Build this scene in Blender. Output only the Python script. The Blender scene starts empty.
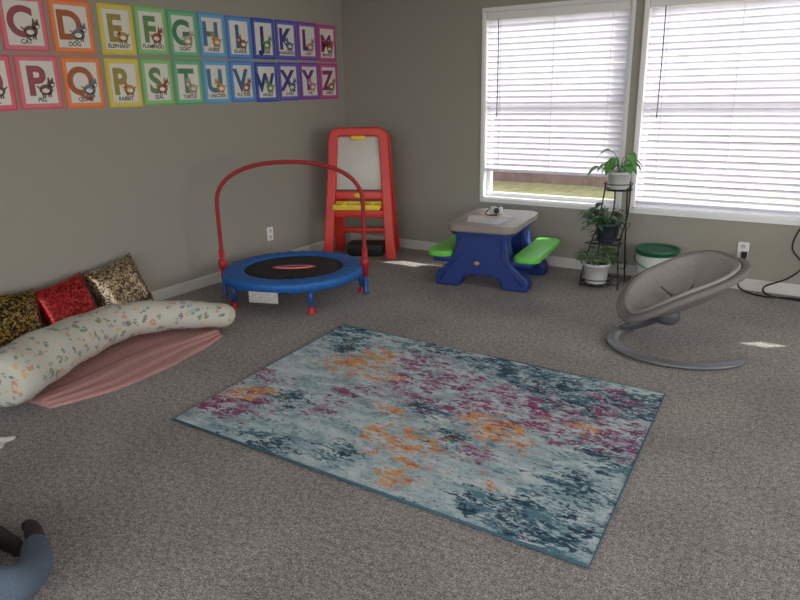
import bpy, bmesh, math, random
from mathutils import Vector, Matrix, noise
random.seed(7)
S=bpy.context.scene
COL=S.collection
WX=-4.28; WY=5.57; CEIL=2.45

# ---------------------------------------------------------------- materials
def newmat(name):
    m=bpy.data.materials.new(name); m.use_nodes=True
    nt=m.node_tree; b=nt.nodes['Principled BSDF']
    return m,nt,b
def N(nt,t,**kw):
    n=nt.nodes.new(t)
    for k,v in kw.items(): setattr(n,k,v)
    return n
def noise_node(nt,scale,detail=4,rough=.5,vec=None,dist=0):
    n=N(nt,'ShaderNodeTexNoise'); n.inputs['Scale'].default_value=scale
    n.inputs['Detail'].default_value=detail; n.inputs['Roughness'].default_value=rough
    n.inputs['Distortion'].default_value=dist
    if vec is not None: nt.links.new(vec,n.inputs['Vector'])
    return n
def ramp(nt,fac,stops,interp='LINEAR'):
    r=N(nt,'ShaderNodeValToRGB'); r.color_ramp.interpolation=interp
    e=r.color_ramp.elements
    while len(e)<len(stops): e.new(.5)
    for i,(p,c) in enumerate(stops):
        e[i].position=p; e[i].color=(*c,1) if len(c)==3 else c
    nt.links.new(fac,r.inputs['Fac']); return r
def mixc(nt,fac,a,b):
    m=N(nt,'ShaderNodeMix',data_type='RGBA')
    if hasattr(fac,'is_linked'): nt.links.new(fac,m.inputs[0])
    else: m.inputs[0].default_value=fac
    for s,v in ((6,a),(7,b)):
        if hasattr(v,'is_linked'): nt.links.new(v,m.inputs[s])
        else: m.inputs[s].default_value=(*v,1)
    return m.outputs[2]
def math_n(nt,op,a,b=0,clamp=False):
    m=N(nt,'ShaderNodeMath',operation=op); m.use_clamp=clamp
    for i,v in enumerate((a,b)):
        if hasattr(v,'is_linked'): nt.links.new(v,m.inputs[i])
        else: m.inputs[i].default_value=v
    return m.outputs[0]
def mat(name,col,rough=.6,metal=0,var=.06,scale=30,bump=0,spec=.5,coat=0):
    m,nt,b=newmat(name)
    tc=N(nt,'ShaderNodeTexCoord')
    n=noise_node(nt,scale,4,.6,tc.outputs['Object'])
    lo=tuple(max(0,c*(1-var)) for c in col); hi=tuple(min(1,c*(1+var)) for c in col)
    r=ramp(nt,n.outputs['Fac'],[(.3,lo),(.7,hi)])
    nt.links.new(r.outputs[0],b.inputs['Base Color'])
    b.inputs['Roughness'].default_value=rough; b.inputs['Metallic'].default_value=metal
    b.inputs['Specular IOR Level'].default_value=spec
    b.inputs['Coat Weight'].default_value=coat
    if bump:
        bp=N(nt,'ShaderNodeBump'); bp.inputs['Strength'].default_value=bump; bp.inputs['Distance'].default_value=.01
        nt.links.new(n.outputs['Fac'],bp.inputs['Height']); nt.links.new(bp.outputs[0],b.inputs['Normal'])
    return m
def s2l(*c):
    return tuple(((x/255)/12.92 if x/255<=.04045 else ((x/255+.055)/1.055)**2.4) for x in c)

M_wall=mat('wall_paint',s2l(156,152,141),.85,var=.02,scale=60,bump=.05)
M_ceil=mat('ceiling_paint',s2l(225,223,216),.9,var=.02,scale=80,bump=.1)
M_trim=mat('white_trim',s2l(206,204,198),.45,var=.02)
M_vinyl=mat('window_vinyl',s2l(235,235,235),.4,var=.01)
# carpet
def carpet():
    m,nt,b=newmat('carpet_pile')
    tc=N(nt,'ShaderNodeTexCoord'); v=tc.outputs['Object']
    f=noise_node(nt,150,3,.7,v); f2=noise_node(nt,45,4,.7,v); l=noise_node(nt,1.6,3,.5,v,.6)
    r=ramp(nt,f.outputs['Fac'],[(.34,s2l(116,111,107)),(.5,s2l(182,175,170)),(.68,s2l(238,231,225))])
    r2=ramp(nt,f2.outputs['Fac'],[(.36,(.62,.62,.62)),(.62,(1.1,1.1,1.1))])
    r3=ramp(nt,l.outputs['Fac'],[(.35,(.86,.86,.87)),(.65,(1.07,1.07,1.06))])
    a=N(nt,'ShaderNodeMix',data_type='RGBA',blend_type='MULTIPLY'); a.inputs[0].default_value=1
    nt.links.new(r.outputs[0],a.inputs[6]); nt.links.new(r2.outputs[0],a.inputs[7])
    c=N(nt,'ShaderNodeMix',data_type='RGBA',blend_type='MULTIPLY'); c.inputs[0].default_value=1
    nt.links.new(a.outputs[2],c.inputs[6]); nt.links.new(r3.outputs[0],c.inputs[7])
    nt.links.new(c.outputs[2],b.inputs['Base Color']); b.inputs['Roughness'].default_value=1
    b.inputs['Specular IOR Level'].default_value=.1
    add=math_n(nt,'ADD',f.outputs['Fac'],f2.outputs['Fac'])
    bp=N(nt,'ShaderNodeBump'); bp.inputs['Strength'].default_value=.9; bp.inputs['Distance'].default_value=.02
    nt.links.new(add,bp.inputs['Height']); nt.links.new(bp.outputs[0],b.inputs['Normal'])
    return m
M_carpet=carpet()

# ---------------------------------------------------------------- mesh helpers
def add(name,mesh,parent=None,mats=None,smooth=False,loc=None,rot=None):
    o=bpy.data.objects.new(name,mesh); COL.objects.link(o)
    if parent: o.parent=parent
    if mats:
        for m in (mats if isinstance(mats,(list,tuple)) else [mats]): mesh.materials.append(m)
    if smooth:
        for p in mesh.polygons: p.use_smooth=True
    if loc is not None: o.location=loc
    if rot is not None: o.rotation_euler=rot
    return o
def empty(name,loc=(0,0,0),rz=0):
    o=bpy.data.objects.new(name,None); COL.objects.link(o); o.location=loc; o.rotation_euler=(0,0,rz); o.empty_display_size=.1
    return o
def box(name,c,s,m,parent=None,bev=0,rot=None,seg=3):
    bm=bmesh.new(); bmesh.ops.create_cube(bm,size=1)
    bmesh.ops.scale(bm,vec=s,verts=bm.verts)
    if bev: bmesh.ops.bevel(bm,geom=bm.edges[:],offset=bev,segments=seg,profile=.5,affect='EDGES')
    me=bpy.data.meshes.new(name); bm.to_mesh(me); bm.free()
    return add(name,me,parent,m,bev>0,c,rot)
def boxes(name,lst,m,parent=None):
    vs=[];fs=[]
    for (a,b) in lst:
        k=len(vs)
        vs+=[(x,y,z) for x in (a[0],b[0]) for y in (a[1],b[1]) for z in (a[2],b[2])]
        fs+=[tuple(k+i for i in f) for f in ((0,1,3,2),(4,6,7,5),(0,4,5,1),(2,3,7,6),(0,2,6,4),(1,5,7,3))]
    me=bpy.data.meshes.new(name); me.from_pydata(vs,[],fs); me.update()
    return add(name,me,parent,m)
def spline(pts,n=8,closed=False):
    P=[Vector(p) for p in pts]; out=[]; L=len(P)
    rng=L if closed else L-1
    for i in range(rng):
        if closed: p0,p1,p2,p3=P[(i-1)%L],P[i],P[(i+1)%L],P[(i+2)%L]
        else: p0,p1,p2,p3=P[max(i-1,0)],P[i],P[i+1],P[min(i+2,L-1)]
        for k in range(n):
            t=k/n
            out.append(.5*((2*p1)+(-p0+p2)*t+(2*p0-5*p1+4*p2-p3)*t*t+(-p0+3*p1-3*p2+p3)*t**3))
    if not closed: out.append(P[-1])
    return out
def sweep(name,pts,r,m,parent=None,n=12,closed=False,sx=1,sy=1,sq=2,up=None,smooth=True):
    P=[Vector(p) for p in pts]; L=len(P)
    if not isinstance(r,(list,tuple)): r=[r]*L
    vs=[];fs=[]
    prev=None
    for i in range(L):
        if closed: t=(P[(i+1)%L]-P[(i-1)%L])
        else: t=P[min(i+1,L-1)]-P[max(i-1,0)]
        t.normalize()
        if up is not None: a=Vector(up)-Vector(up).dot(t)*t
        elif prev is None:
            a=Vector((0,0,1)) if abs(t.z)<.9 else Vector((0,1,0)); a=a-a.dot(t)*t
        else: a=prev-prev.dot(t)*t
        a.normalize(); prev=a; b=t.cross(a)
        for k in range(n):
            th=2*math.pi*(k+.5)/n; c,s=math.cos(th),math.sin(th)
            c=math.copysign(abs(c)**(2/sq),c); s=math.copysign(abs(s)**(2/sq),s)
            vs.append(P[i]+r[i]*(a*c*sx+b*s*sy))
    R=L if closed else L-1
    for i in range(R):
        for k in range(n):
            j=(i+1)%L
            fs.append((i*n+k,i*n+(k+1)%n,j*n+(k+1)%n,j*n+k))
    if not closed:
        fs.append(tuple(range(n-1,-1,-1))); fs.append(tuple((L-1)*n+k for k in range(n)))
    me=bpy.data.meshes.new(name); me.from_pydata([tuple(v) for v in vs],[],fs); me.update()
    return add(name,me,parent,m,smooth)
def lathe(name,prof,m,parent=None,loc=(0,0,0),n=40,rot=None,sx=1,sy=1):
    vs=[];fs=[]
    for (r,z) in prof:
        for k in range(n):
            a=2*math.pi*k/n; vs.append((r*math.cos(a)*sx,r*math.sin(a)*sy,z))
    for i in range(len(prof)-1):
        for k in range(n):
            fs.append((i*n+k,i*n+(k+1)%n,(i+1)*n+(k+1)%n,(i+1)*n+k))
    if prof[0][0]>0: fs.append(tuple(range(n-1,-1,-1)))
    if prof[-1][0]>0: fs.append(tuple((len(prof)-1)*n+k for k in range(n)))
    me=bpy.data.meshes.new(name); me.from_pydata(vs,[],fs); me.update()
    return add(name,me,parent,m,True,loc,rot)
def extrude_poly(name,poly,th,m,parent=None,bev=.01,axis='XZ',loc=(0,0,0),rot=None):
    bm=bmesh.new()
    vs=[bm.verts.new((x,-th/2,z)) if axis=='XZ' else bm.verts.new((x,z,-th/2)) for x,z in poly]
    f=bm.faces.new(vs)
    r=bmesh.ops.extrude_face_region(bm,geom=[f])
    bmesh.ops.translate(bm,vec=(0,th,0) if axis=='XZ' else (0,0,th),verts=[v for v in r['geom'] if isinstance(v,bmesh.types.BMVert)])
    bmesh.ops.recalc_face_normals(bm,faces=bm.faces[:])
    if bev: bmesh.ops.bevel(bm,geom=bm.edges[:],offset=bev,segments=3,profile=.5,affect='EDGES')
    me=bpy.data.meshes.new(name); bm.to_mesh(me); bm.free()
    o=add(name,me,parent,m,False,loc,rot)
    return o
def rrect(w,h,r,n=6):
    out=[]
    for cx,cy,a0 in ((w/2-r,h/2-r,0),(-w/2+r,h/2-r,90),(-w/2+r,-h/2+r,180),(w/2-r,-h/2+r,270)):
        for k in range(n+1):
            a=math.radians(a0+90*k/n); out.append((cx+r*math.cos(a),cy+r*math.sin(a)))
    return out

# ---------------------------------------------------------------- room shell
boxes('floor',[((WX-.1,-3,-.1),(3.0,WY+.12,0))],M_carpet)
boxes('ceiling',[((WX-.1,-3,CEIL),(3.0,WY+.12,CEIL+.1))],M_ceil)
boxes('wall_left',[((WX-.1,-3,0),(WX,WY+.12,CEIL))],M_wall)
W1=(-2.765,-1.545); W2=(-1.435,-.13); SZ=.55; TZ=2.11
W3=(1.06,1.364); S3,T3=1.38,1.64  # made-up opening out of view, sized to throw a sun patch on the floor
boxes('wall_back',[((WX,WY,0),(3.0,WY+.12,SZ)),((WX,WY,TZ),(3.0,WY+.12,CEIL)),
    ((WX,WY,SZ),(W1[0],WY+.12,TZ)),((W1[1],WY,SZ),(W2[0],WY+.12,TZ)),((W2[1],WY,SZ),(W3[0],WY+.12,TZ)),
    ((W3[1],WY,SZ),(3.0,WY+.12,TZ)),((W3[0],WY,SZ),(W3[1],WY+.12,S3)),((W3[0],WY,T3),(W3[1],WY+.12,TZ))],M_wall)
boxes('wall_right',[((3.0,1.5,0),(3.1,WY+.12,CEIL))],M_wall)
boxes('baseboard_left',[((WX,-3,0),(WX+.014,WY,.075)),((WX,-3,.075),(WX+.008,WY,.085))],M_trim)
boxes('baseboard_back',[((WX+.014,WY-.014,0),(3.0,WY,.075)),((WX+.014,WY-.008,.075),(3.0,WY,.085))],M_trim)

# windows
def glassmat():
    m=bpy.data.materials.new('window_glass'); m.use_nodes=True; nt=m.node_tree
    for n in list(nt.nodes): nt.nodes.remove(n)
    o=N(nt,'ShaderNodeOutputMaterial'); t=N(nt,'ShaderNodeBsdfTransparent'); g=N(nt,'ShaderNodeBsdfGlossy'); g.inputs['Roughness'].default_value=.02
    t.inputs['Color'].default_value=(.93,.95,.95,1)
    mx=N(nt,'ShaderNodeMixShader'); mx.inputs[0].default_value=.05
    nt.links.new(t.outputs[0],mx.inputs[1]); nt.links.new(g.outputs[0],mx.inputs[2]); nt.links.new(mx.outputs[0],o.inputs[0])
    return m
M_glass=glassmat()
def pane(x0,x1,z0,z1,parent):
    me=bpy.data.meshes.new('pane'); me.from_pydata([(x0,WY+.087,z0),(x1,WY+.087,z0),(x1,WY+.087,z1),(x0,WY+.087,z1)],[],[(0,1,2,3)]); me.update()
    add('pane',me,parent,M_glass)
def blindmat():
    m=bpy.data.materials.new('blind_slat'); m.use_nodes=True; nt=m.node_tree
    for n in list(nt.nodes): nt.nodes.remove(n)
    o=N(nt,'ShaderNodeOutputMaterial'); d=N(nt,'ShaderNodeBsdfDiffuse'); t=N(nt,'ShaderNodeBsdfTranslucent')
    tc=N(nt,'ShaderNodeTexCoord'); nn=noise_node(nt,5,2,.5,tc.outputs['Object'])
    r=ramp(nt,nn.outputs['Fac'],[(.3,s2l(222,219,230)),(.7,s2l(234,231,240))])
    nt.links.new(r.outputs[0],d.inputs[0]); nt.links.new(r.outputs[0],t.inputs[0])
    mx=N(nt,'ShaderNodeMixShader'); mx.inputs[0].default_value=.30
    nt.links.new(d.outputs[0],mx.inputs[1]); nt.links.new(t.outputs[0],mx.inputs[2]); nt.links.new(mx.outputs[0],o.inputs[0])
    return m
M_blind=blindmat()
M_cord=mat('cord_white',s2l(215,212,215),.7)
M_wand=mat('wand_grey',s2l(90,88,92),.3)
for i,(a,b) in enumerate((W1,W2)):
    w=empty('window_%d'%(i+1))
    f=.045
    boxes('frame',[((a,WY+.06,SZ),(a+f,WY+.11,TZ)),((b-f,WY+.06,SZ),(b,WY+.11,TZ)),((a+f,WY+.06,SZ),(b-f,WY+.11,SZ+f)),((a+f,WY+.06,TZ-f),(b-f,WY+.11,TZ)),
        ((a+f,WY+.075,1.36),(b-f,WY+.1,1.40))],M_vinyl,w)
    boxes('jamb_liner',[((a,WY-.002,SZ),(a+.012,WY+.06,TZ)),((b-.012,WY-.002,SZ),(b,WY+.06,TZ)),((a,WY-.002,TZ-.012),(b,WY+.06,TZ)),((a,WY-.002,SZ),(b,WY+.06,SZ+.012))],M_vinyl,w)
    pane(a+f,b-f,SZ+f,TZ-f,w)
    t=.022
    boxes('casing',[((a-t,WY-.010,SZ-.035),(a,WY-.001,TZ+t)),((b,WY-.010,SZ-.035),(b+t,WY-.001,TZ+t)),((a,WY-.010,TZ),(b,WY-.001,TZ+t)),((a,WY-.016,SZ-.035),(b,WY-.001,SZ))],M_vinyl,w)
    bl=empty('window_blind')
    bot=.80 if i==0 else .60
    vs=[];fs=[]; sp=.0475; wd=.053; tl=math.radians(-59); yc=WY+.028
    z=bot+.03
    while z<TZ-.08:
        k=len(vs); seg=4
        dz=random.uniform(-.0015,.0015); tt=tl+random.uniform(-.04,.04)
        for x in (a+.022,b-.022):
            for j in range(seg+1):
                u=(j/seg-.5)*wd; h=.004*(1-(2*j/seg-1)**2)
                vs.append((x,yc+u*math.cos(tt)-h*math.sin(tt),z+dz+u*math.sin(tt)+h*math.cos(tt)))
        for j in range(seg): fs.append((k+j,k+j+1,k+seg+1+j+1,k+seg+1+j))
        z+=sp
    me=bpy.data.meshes.new('slats'); me.from_pydata(vs,[],fs); me.update()
    add('slats',me,bl,M_blind,True)
    boxes('bottom_rail',[((a+.022,yc-.022,bot-.012),(b-.022,yc+.022,bot+.008))],M_blind,bl)
    boxes('head_rail',[((a+.016,WY+.0,TZ-.075),(b-.016,WY+.055,TZ-.014))],M_vinyl,bl)
    cords=[]
    for fr in (.12,.5,.88):
        x=a+(b-a)*fr
        for dy in (-.024,.024): cords.append(((x-.0015,yc+dy-.001,bot),(x+.0015,yc+dy+.001,TZ-.07)))
    boxes('ladder_cords',cords,M_cord,bl)
    x=a+.13
    sweep('tilt_wand',[(x,WY-.012,TZ-.07),(x+.004,WY-.014,1.7),(x,WY-.012,1.25)],.004,M_wand,bl,8)
w3=empty('window_3')  # trim and pane of the added out-of-view opening that lets the sun patch in
boxes('casing',[((W3[0]-.03,WY-.01,S3-.03),(W3[0],WY-.001,T3+.03)),((W3[1],WY-.01,S3-.03),(W3[1]+.03,WY-.001,T3+.03)),((W3[0],WY-.01,T3),(W3[1],WY-.001,T3+.03)),((W3[0],WY-.01,S3-.03),(W3[1],WY-.001,S3))],M_vinyl,w3)
pane(W3[0],W3[1],S3,T3,w3)

# ---------------------------------------------------------------- exterior
M_lawn=mat('dry_lawn',s2l(166,160,112),.95,var=.3,scale=5,bump=.2)
boxes('lawn',[((-30,WY+.3,-.5),(25,45,-.35))],M_lawn)
M_fence=mat('fence_wood',s2l(130,106,98),.85,var=.2,scale=2)
fb=[]
x=-22
while x<16:
    fb.append(((x,13.0,-.35),(x+.135,13.02,1.55+.02*math.sin(x*7)))); x+=.142
fb+= [((-22,13.02,.1),(16,13.06,.19)),((-22,13.02,1.1),(16,13.06,1.19))]
boxes('garden_fence',fb,M_fence)

# ---------------------------------------------------------------- rug
def build_rug():
    FL,FR,NR,NL=[Vector(p) for p in ((-2.69,3.38,0),(-.63,3.345,0),(-.53,1.88,0),(-2.56,1.88,0))]
    nu,nv=110,80
    vs=[];fs=[]
    OR=[(.57,.24,.10),(.50,.27,.05),(.17,.64,.09),(.25,.80,.07),(.74,.44,.07),(.66,.5,.06),(.86,.62,.05),(.60,.06,.05),(.33,.62,.06),(.10,.3,.05),(.04,.22,.05),(.78,.2,.03),(.44,.42,.04)]
    MG=[(.45,.66,.13),(.58,.58,.12),(.8,.55,.09),(.93,.72,.11),(.3,.45,.07),(.04,.14,.10),(.02,.4,.09),(.12,.2,.07),(.68,.72,.09),(.38,.85,.08),(.9,.9,.06),(.7,.3,.06),(.97,.55,.07),(.3,.3,.05)]
    TL=[(.82,.80,.12),(.95,.5,.08),(.05,.95,.1),(.92,.28,.08),(.55,.94,.08),(.28,.04,.08),(.12,.78,.06),(.95,.06,.1),(.7,.9,.09),(.18,.3,.07),(.99,.88,.1),(.78,.08,.07),(.35,.95,.07),(.45,.12,.05),(.62,.35,.06),(.5,.48,.06)]
    cols=[]
    def g(L,u,v): return min(1,sum(math.exp(-(((u-a)*1.1)**2+((v-b)*1.1)**2)/(2*r*r)) for a,b,r in L))
    for j in range(nv+1):
        for i in range(nu+1):
            u=i/nu;v=j/nv
            p=(NL*(1-u)+NR*u)*(1-v)+(FL*(1-u)+FR*u)*v
            h=.011+.0015*math.sin(u*9+v*5)
            vs.append((p.x,p.y,h)); cols.append((g(OR,u,v),g(MG,u,v),g(TL,u,v),1))
    for j in range(nv):
        for i in range(nu):
            a=j*(nu+1)+i; fs.append((a,a+1,a+nu+2,a+nu+1))
    ring=[i for i in range(nu+1)]+[j*(nu+1)+nu for j in range(1,nv+1)]+[nv*(nu+1)+i for i in range(nu-1,-1,-1)]+[j*(nu+1) for j in range(nv-1,0,-1)]
    base=len(vs)
    for r in ring:
        v=vs[r]; vs.append((v[0],v[1],.0)); cols.append((0,0,1,1))
    L=len(ring); nt_=len(fs)
    for k in range(L): fs.append((ring[k],base+k,base+(k+1)%L,ring[(k+1)%L]))
    me=bpy.data.meshes.new('rug'); me.from_pydata(vs,[],fs); me.update()
    at=me.color_attributes.new('zones','FLOAT_COLOR','POINT')
    for i,c in enumerate(cols): at.data[i].color=c
    m,nt,b=newmat('rug_abstract')
    tc=N(nt,'ShaderNodeTexCoord'); mp=N(nt,'ShaderNodeMapping'); mp.inputs['Scale'].default_value=(1,2.1,1)
    nt.links.new(tc.outputs['Object'],mp.inputs[0]); v=mp.outputs[0]
    zn=N(nt,'ShaderNodeAttribute',attribute_name='zones'); sp=N(nt,'ShaderNodeSeparateColor'); nt.links.new(zn.outputs['Color'],sp.inputs[0])
    def nz(off,scale,det=6,ro=.7):
        mm=N(nt,'ShaderNodeMapping'); mm.inputs['Location'].default_value=(off,off*2.1,off*.7); nt.links.new(v,mm.inputs[0])
        return noise_node(nt,scale,det,ro,mm.outputs[0],.2).outputs['Fac']
    def mask(zone,off,scale,thr,k,w=.03,fine=.5):
        s=math_n(nt,'ADD',nz(off,scale),math_n(nt,'MULTIPLY',zone,k))
        if fine:
            s=math_n(nt,'ADD',s,math_n(nt,'MULTIPLY',math_n(nt,'SUBTRACT',nz(off+50,38,3,.6),.5),fine))
        return math_n(nt,'MULTIPLY',math_n(nt,'SUBTRACT',s,thr),1/w,True)
    c=ramp(nt,nz(0,5,8,.8),[(.33,s2l(96,130,140)),(.43,s2l(142,168,176)),(.52,s2l(178,194,198)),(.62,s2l(204,212,212)),(.72,s2l(166,166,178))]).outputs[0]
    c=mixc(nt,mask(sp.outputs[2],3.3,7,.61,.13,.08),c,s2l(88,124,138))
    c=mixc(nt,mask(sp.outputs[1],63.3,9,.65,.13,.08),c,s2l(156,136,160))
    tcol=ramp(nt,nz(9,14),[(.4,s2l(36,52,76)),(.52,s2l(60,96,110)),(.62,s2l(42,46,74))]).outputs[0]
    c=mixc(nt,mask(sp.outputs[2],5.7,9,.685,.205,.05),c,tcol)
    mcol=ramp(nt,nz(17,9),[(.4,s2l(108,60,98)),(.52,s2l(142,78,116)),(.62,s2l(152,64,80))]).outputs[0]
    c=mixc(nt,mask(sp.outputs[1],11.1,10,.69,.20,.06),c,mcol)
    ocol=ramp(nt,nz(27,12),[(.38,s2l(180,96,66)),(.48,s2l(206,134,84)),(.55,s2l(218,164,90)),(.64,s2l(184,104,72))]).outputs[0]
    c=mixc(nt,mask(sp.outputs[0],21.4,9,.69,.235,.08),c,ocol)
    c=mixc(nt,mask(sp.outputs[2],31.4,30,.635,.05,.03,0),c,s2l(50,60,86))
    c=mixc(nt,mask(sp.outputs[1],37.4,34,.62,.03,.03,0),c,s2l(206,210,208))
    nt.links.new(c,b.inputs['Base Color']); b.inputs['Roughness'].default_value=.95; b.inputs['Specular IOR Level'].default_value=.15
    fn=noise_node(nt,260,2,.5,tc.outputs['Object'])
    bp=N(nt,'ShaderNodeBump'); bp.inputs['Strength'].default_value=.35; bp.inputs['Distance'].default_value=.004
    nt.links.new(fn.outputs['Fac'],bp.inputs['Height']); nt.links.new(bp.outputs[0],b.inputs['Normal'])
    o=add('area_rug',me,None,[m,mat('rug_edge',s2l(38,70,86),.9)])
    for k in range(nt_,len(fs)): me.polygons[k].material_index=1
    return o
rug=build_rug()
sweep('edge_binding',[(-2.69,3.38,.007),(-.63,3.345,.007),(-.53,1.88,.007),(-2.56,1.88,.007)],.006,mat('rug_binding',s2l(58,92,106),.9),rug,8,closed=True)

# ---------------------------------------------------------------- alphabet posters
def flat_mat(name,c,r=.4): return mat(name,c,r,var=.03,scale=20)
M_paper=flat_mat('poster_paper',s2l(226,222,212)); M_ink=flat_mat('poster_ink',s2l(40,36,40))
HUE=[(224,60,120),(222,70,90),(220,88,104),(240,116,44),(220,196,60),(120,190,96),(76,176,112),(70,156,208),(50,126,206),(36,62,170),(74,66,180),(120,50,160),(190,50,130)]
HM=[flat_mat('poster_hue_%d'%i,s2l(*h)) for i,h in enumerate(HUE)]
HL=[flat_mat('poster_tint_%d'%i,s2l(*[int(x*.78+235*.22) for x in h])) for i,h in enumerate(HUE)]
LT=[flat_mat('letter_%d'%i,s2l(*[int(x*.6+60*.4) for x in h])) for i,h in enumerate(HUE)]
AN=[flat_mat('animal_%d'%i,s2l(*c)) for i,c in enumerate([(150,140,130),(150,104,66),(120,120,128),(200,130,130),(190,170,140),(110,80,60),(110,150,90),(190,140,70),(160,110,70),(200,150,70),(110,80,60),(90,110,140),(170,90,60)])]
names=['ANT','BEAR','CAT','DOG','ELEPHANT','FLAMINGO','GOAT','HORSE','IGUANA','JAGUAR','KANGAROO','LION','MONKEY','NEWT','OWL','PIG','QUAIL','RABBIT','SEAL','TURTLE','UNICORN','VULTURE','WHALE','X-RAY','YAK','ZEBRA']
def flatmesh(name,polys,m,parent,x):
    vs=[];fs=[]
    for p in polys:
        k=len(vs); vs+=[(x,a,b) for a,b in p]; fs.append(tuple(range(k,k+len(p))))
    me=bpy.data.meshes.new(name); me.from_pydata(vs,[],fs); me.update(); return add(name,me,parent,m)
def disc(cx,cy,rx,ry,a=0,n=16):
    return [(cx+rx*math.cos(t)*math.cos(a)-ry*math.sin(t)*math.sin(a),cy+rx*math.cos(t)*math.sin(a)+ry*math.sin(t)*math.cos(a)) for t in [2*math.pi*k/n for k in range(n)]]
AP=empty('alphabet_posters')
def text(body,size,y,z,x,m,bold=0,align='CENTER'):
    cu=bpy.data.curves.new('txt','FONT'); cu.body=body; cu.size=size; cu.align_x=align; cu.offset=bold
    o=bpy.data.objects.new('lettering_'+body,cu); COL.objects.link(o); cu.materials.append(m)
    o.parent=AP; o.location=(x,y,z); o.rotation_euler=(math.pi/2,0,math.pi/2)
PIT=.2795
for i in range(26):
    r,c=divmod(i,13)
    sh=max(0,4-c)*(.034,.018)[r]; wx=(.03,.016)[r] if c<4 else 0
    y1=5.462-PIT*(12-c)-sh; y0=y1-PIT+.014-wx*.7; z1=(2.083,1.742)[r]+random.uniform(-.004,.004); z0=z1-.318
    boxes('poster_%d'%(i+1),[((WX+.001,y0,z0),(WX+.004,y1,z1))],HM[c],AP)
    flatmesh('tint_band',[[(y0+.012,z0+.012),(y1-.012,z0+.012),(y1-.012,z1-.012),(y0+.012,z1-.012)]],HL[c],AP,WX+.0052)
    flatmesh('sheet',[[(y0+.034,z0+.034),(y1-.034,z0+.034),(y1-.034,z1-.034),(y0+.034,z1-.034)]],M_paper,AP,WX+.0060)
    yc=(y0+y1)/2
    text(chr(65+i),.235 if chr(65+i) not in 'MW' else .20,yc-.02,z0+.088,WX+.0066,LT[c],.008)
    text(names[i],.036,yc,z0+.044,WX+.0068,M_ink,.0008)
    ax=yc+.035; az=z0+.115; f=random.choice((-1,1))
    P=[disc(ax,az,.044,.032),disc(ax+f*.036,az+.034,.025,.023),disc(ax+f*.024,az+.06,.007,.014),disc(ax+f*.048,az+.058,.007,.014)]
    for q in (-.026,-.012,.012,.026): P.append([(ax+q-.005,az-.045),(ax+q+.005,az-.045),(ax+q+.005,az-.01),(ax+q-.005,az-.01)])
    P.append(disc(ax-f*.045,az+.012,.02,.005,-f*.7))
    flatmesh('animal',P,AN[(i*5)%13],AP,WX+.0074)
    flatmesh('animal_belly',[disc(ax-f*.004,az-.006,.024,.014),disc(ax+f*.046,az+.028,.010,.008)],M_paper,AP,WX+.0077)
    flatmesh('animal_eye',[disc(ax+f*.040,az+.038,.004,.004,0,8)],M_ink,AP,WX+.0080)

# ---------------------------------------------------------------- trampoline
TR=empty('mini_trampoline',(-3.47,3.79,0))
M_blue=mat('pad_blue',s2l(30,98,172),.55,var=.12,scale=25,bump=.15); M_red=mat('tube_red',s2l(178,30,34),.5,var=.05)
M_black=mat('mat_black',s2l(30,30,34),.75,var=.2,scale=200); M_bluep=mat('steel_blue',s2l(26,84,160),.35)
lathe('jump_mat',[(0,.214),(.2,.213),(.385,.218),(.385,.212),(0,.208)],M_black,TR,n=64)
R=[]
for k in range(13):
    a=math.pi*k/12; R.append((.45+.078*math.cos(math.pi-a),.216+.018*math.sin(a)))
pad=[(.372,.212)]+R+[(.53,.205),(.532,.165),(.522,.165),(.52,.2),(.372,.205),(.372,.212)]
o=lathe('safety_pad',pad,M_blue,TR,n=96)
for v in o.data.vertices:
    a=math.atan2(v.co.y,v.co.x); rr=math.hypot(v.co.x,v.co.y)
    if v.co.z>.21 and rr>.39: v.co.z+=.004*math.sin(a*30)
    if v.co.z<.17: v.co.z+=.006*math.sin(a*24)
TX=math.radians(33)
lathe('logo_red',[(0,.2205),(.17,.2205),(.17,.2195),(0,.2195)],flat_mat('logo_red',s2l(200,40,50)),TR,n=32,sx=1,sy=.42,rot=(0,0,TX))
lathe('logo_ring',[(0,.2215),(.145,.2215),(.145,.221),(0,.221)],flat_mat('logo_white',s2l(214,200,196)),TR,n=32,sx=1,sy=.36,rot=(0,0,TX))
lathe('logo_core',[(0,.2225),(.13,.2225),(.13,.222),(0,.222)],flat_mat('logo_core',s2l(186,46,54)),TR,n=32,sx=1,sy=.27,rot=(0,0,TX))
sweep('steel_ring',[(.5*math.cos(a),.5*math.sin(a),.18) for a in [2*math.pi*k/48 for k in range(48)]],.014,M_bluep,TR,10,closed=True)
for k,a in enumerate((252,324,36,108,180)):
    a=math.radians(a); x,y=.5*math.cos(a),.5*math.sin(a)
    sweep('leg_%d'%(k+1),[(x,y,.18),(x*1.02,y*1.02,.05)],.017,M_bluep,TR,12)
    lathe('foot_%d'%(k+1),[(.018,.05),(.024,.045),(.022,.025),(.034,.006),(.034,0)],M_red,TR,loc=(x*1.03,y*1.03,0),n=20)
A=Vector((-.465,-.285,0)); B=Vector((.465,.285,0))
path=[A+Vector((0,0,z)) for z in (.16,.3,.45,.6,.70)]
for k in range(1,24):
    th=math.pi*(1-k/24); c,s=math.cos(th),math.sin(th)
    c=math.copysign(abs(c)**(2/2.3),c); s=abs(s)**(2/2.3)
    path.append(B*c+Vector((0,0,.70+.31*s)))
path+= [B+Vector((0,0,z)) for z in (.70,.6,.45,.3,.16)]
sweep('handle_bar',path,.0155,mat('handle_foam',s2l(158,40,42),.7,var=.1),TR,14)
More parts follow.
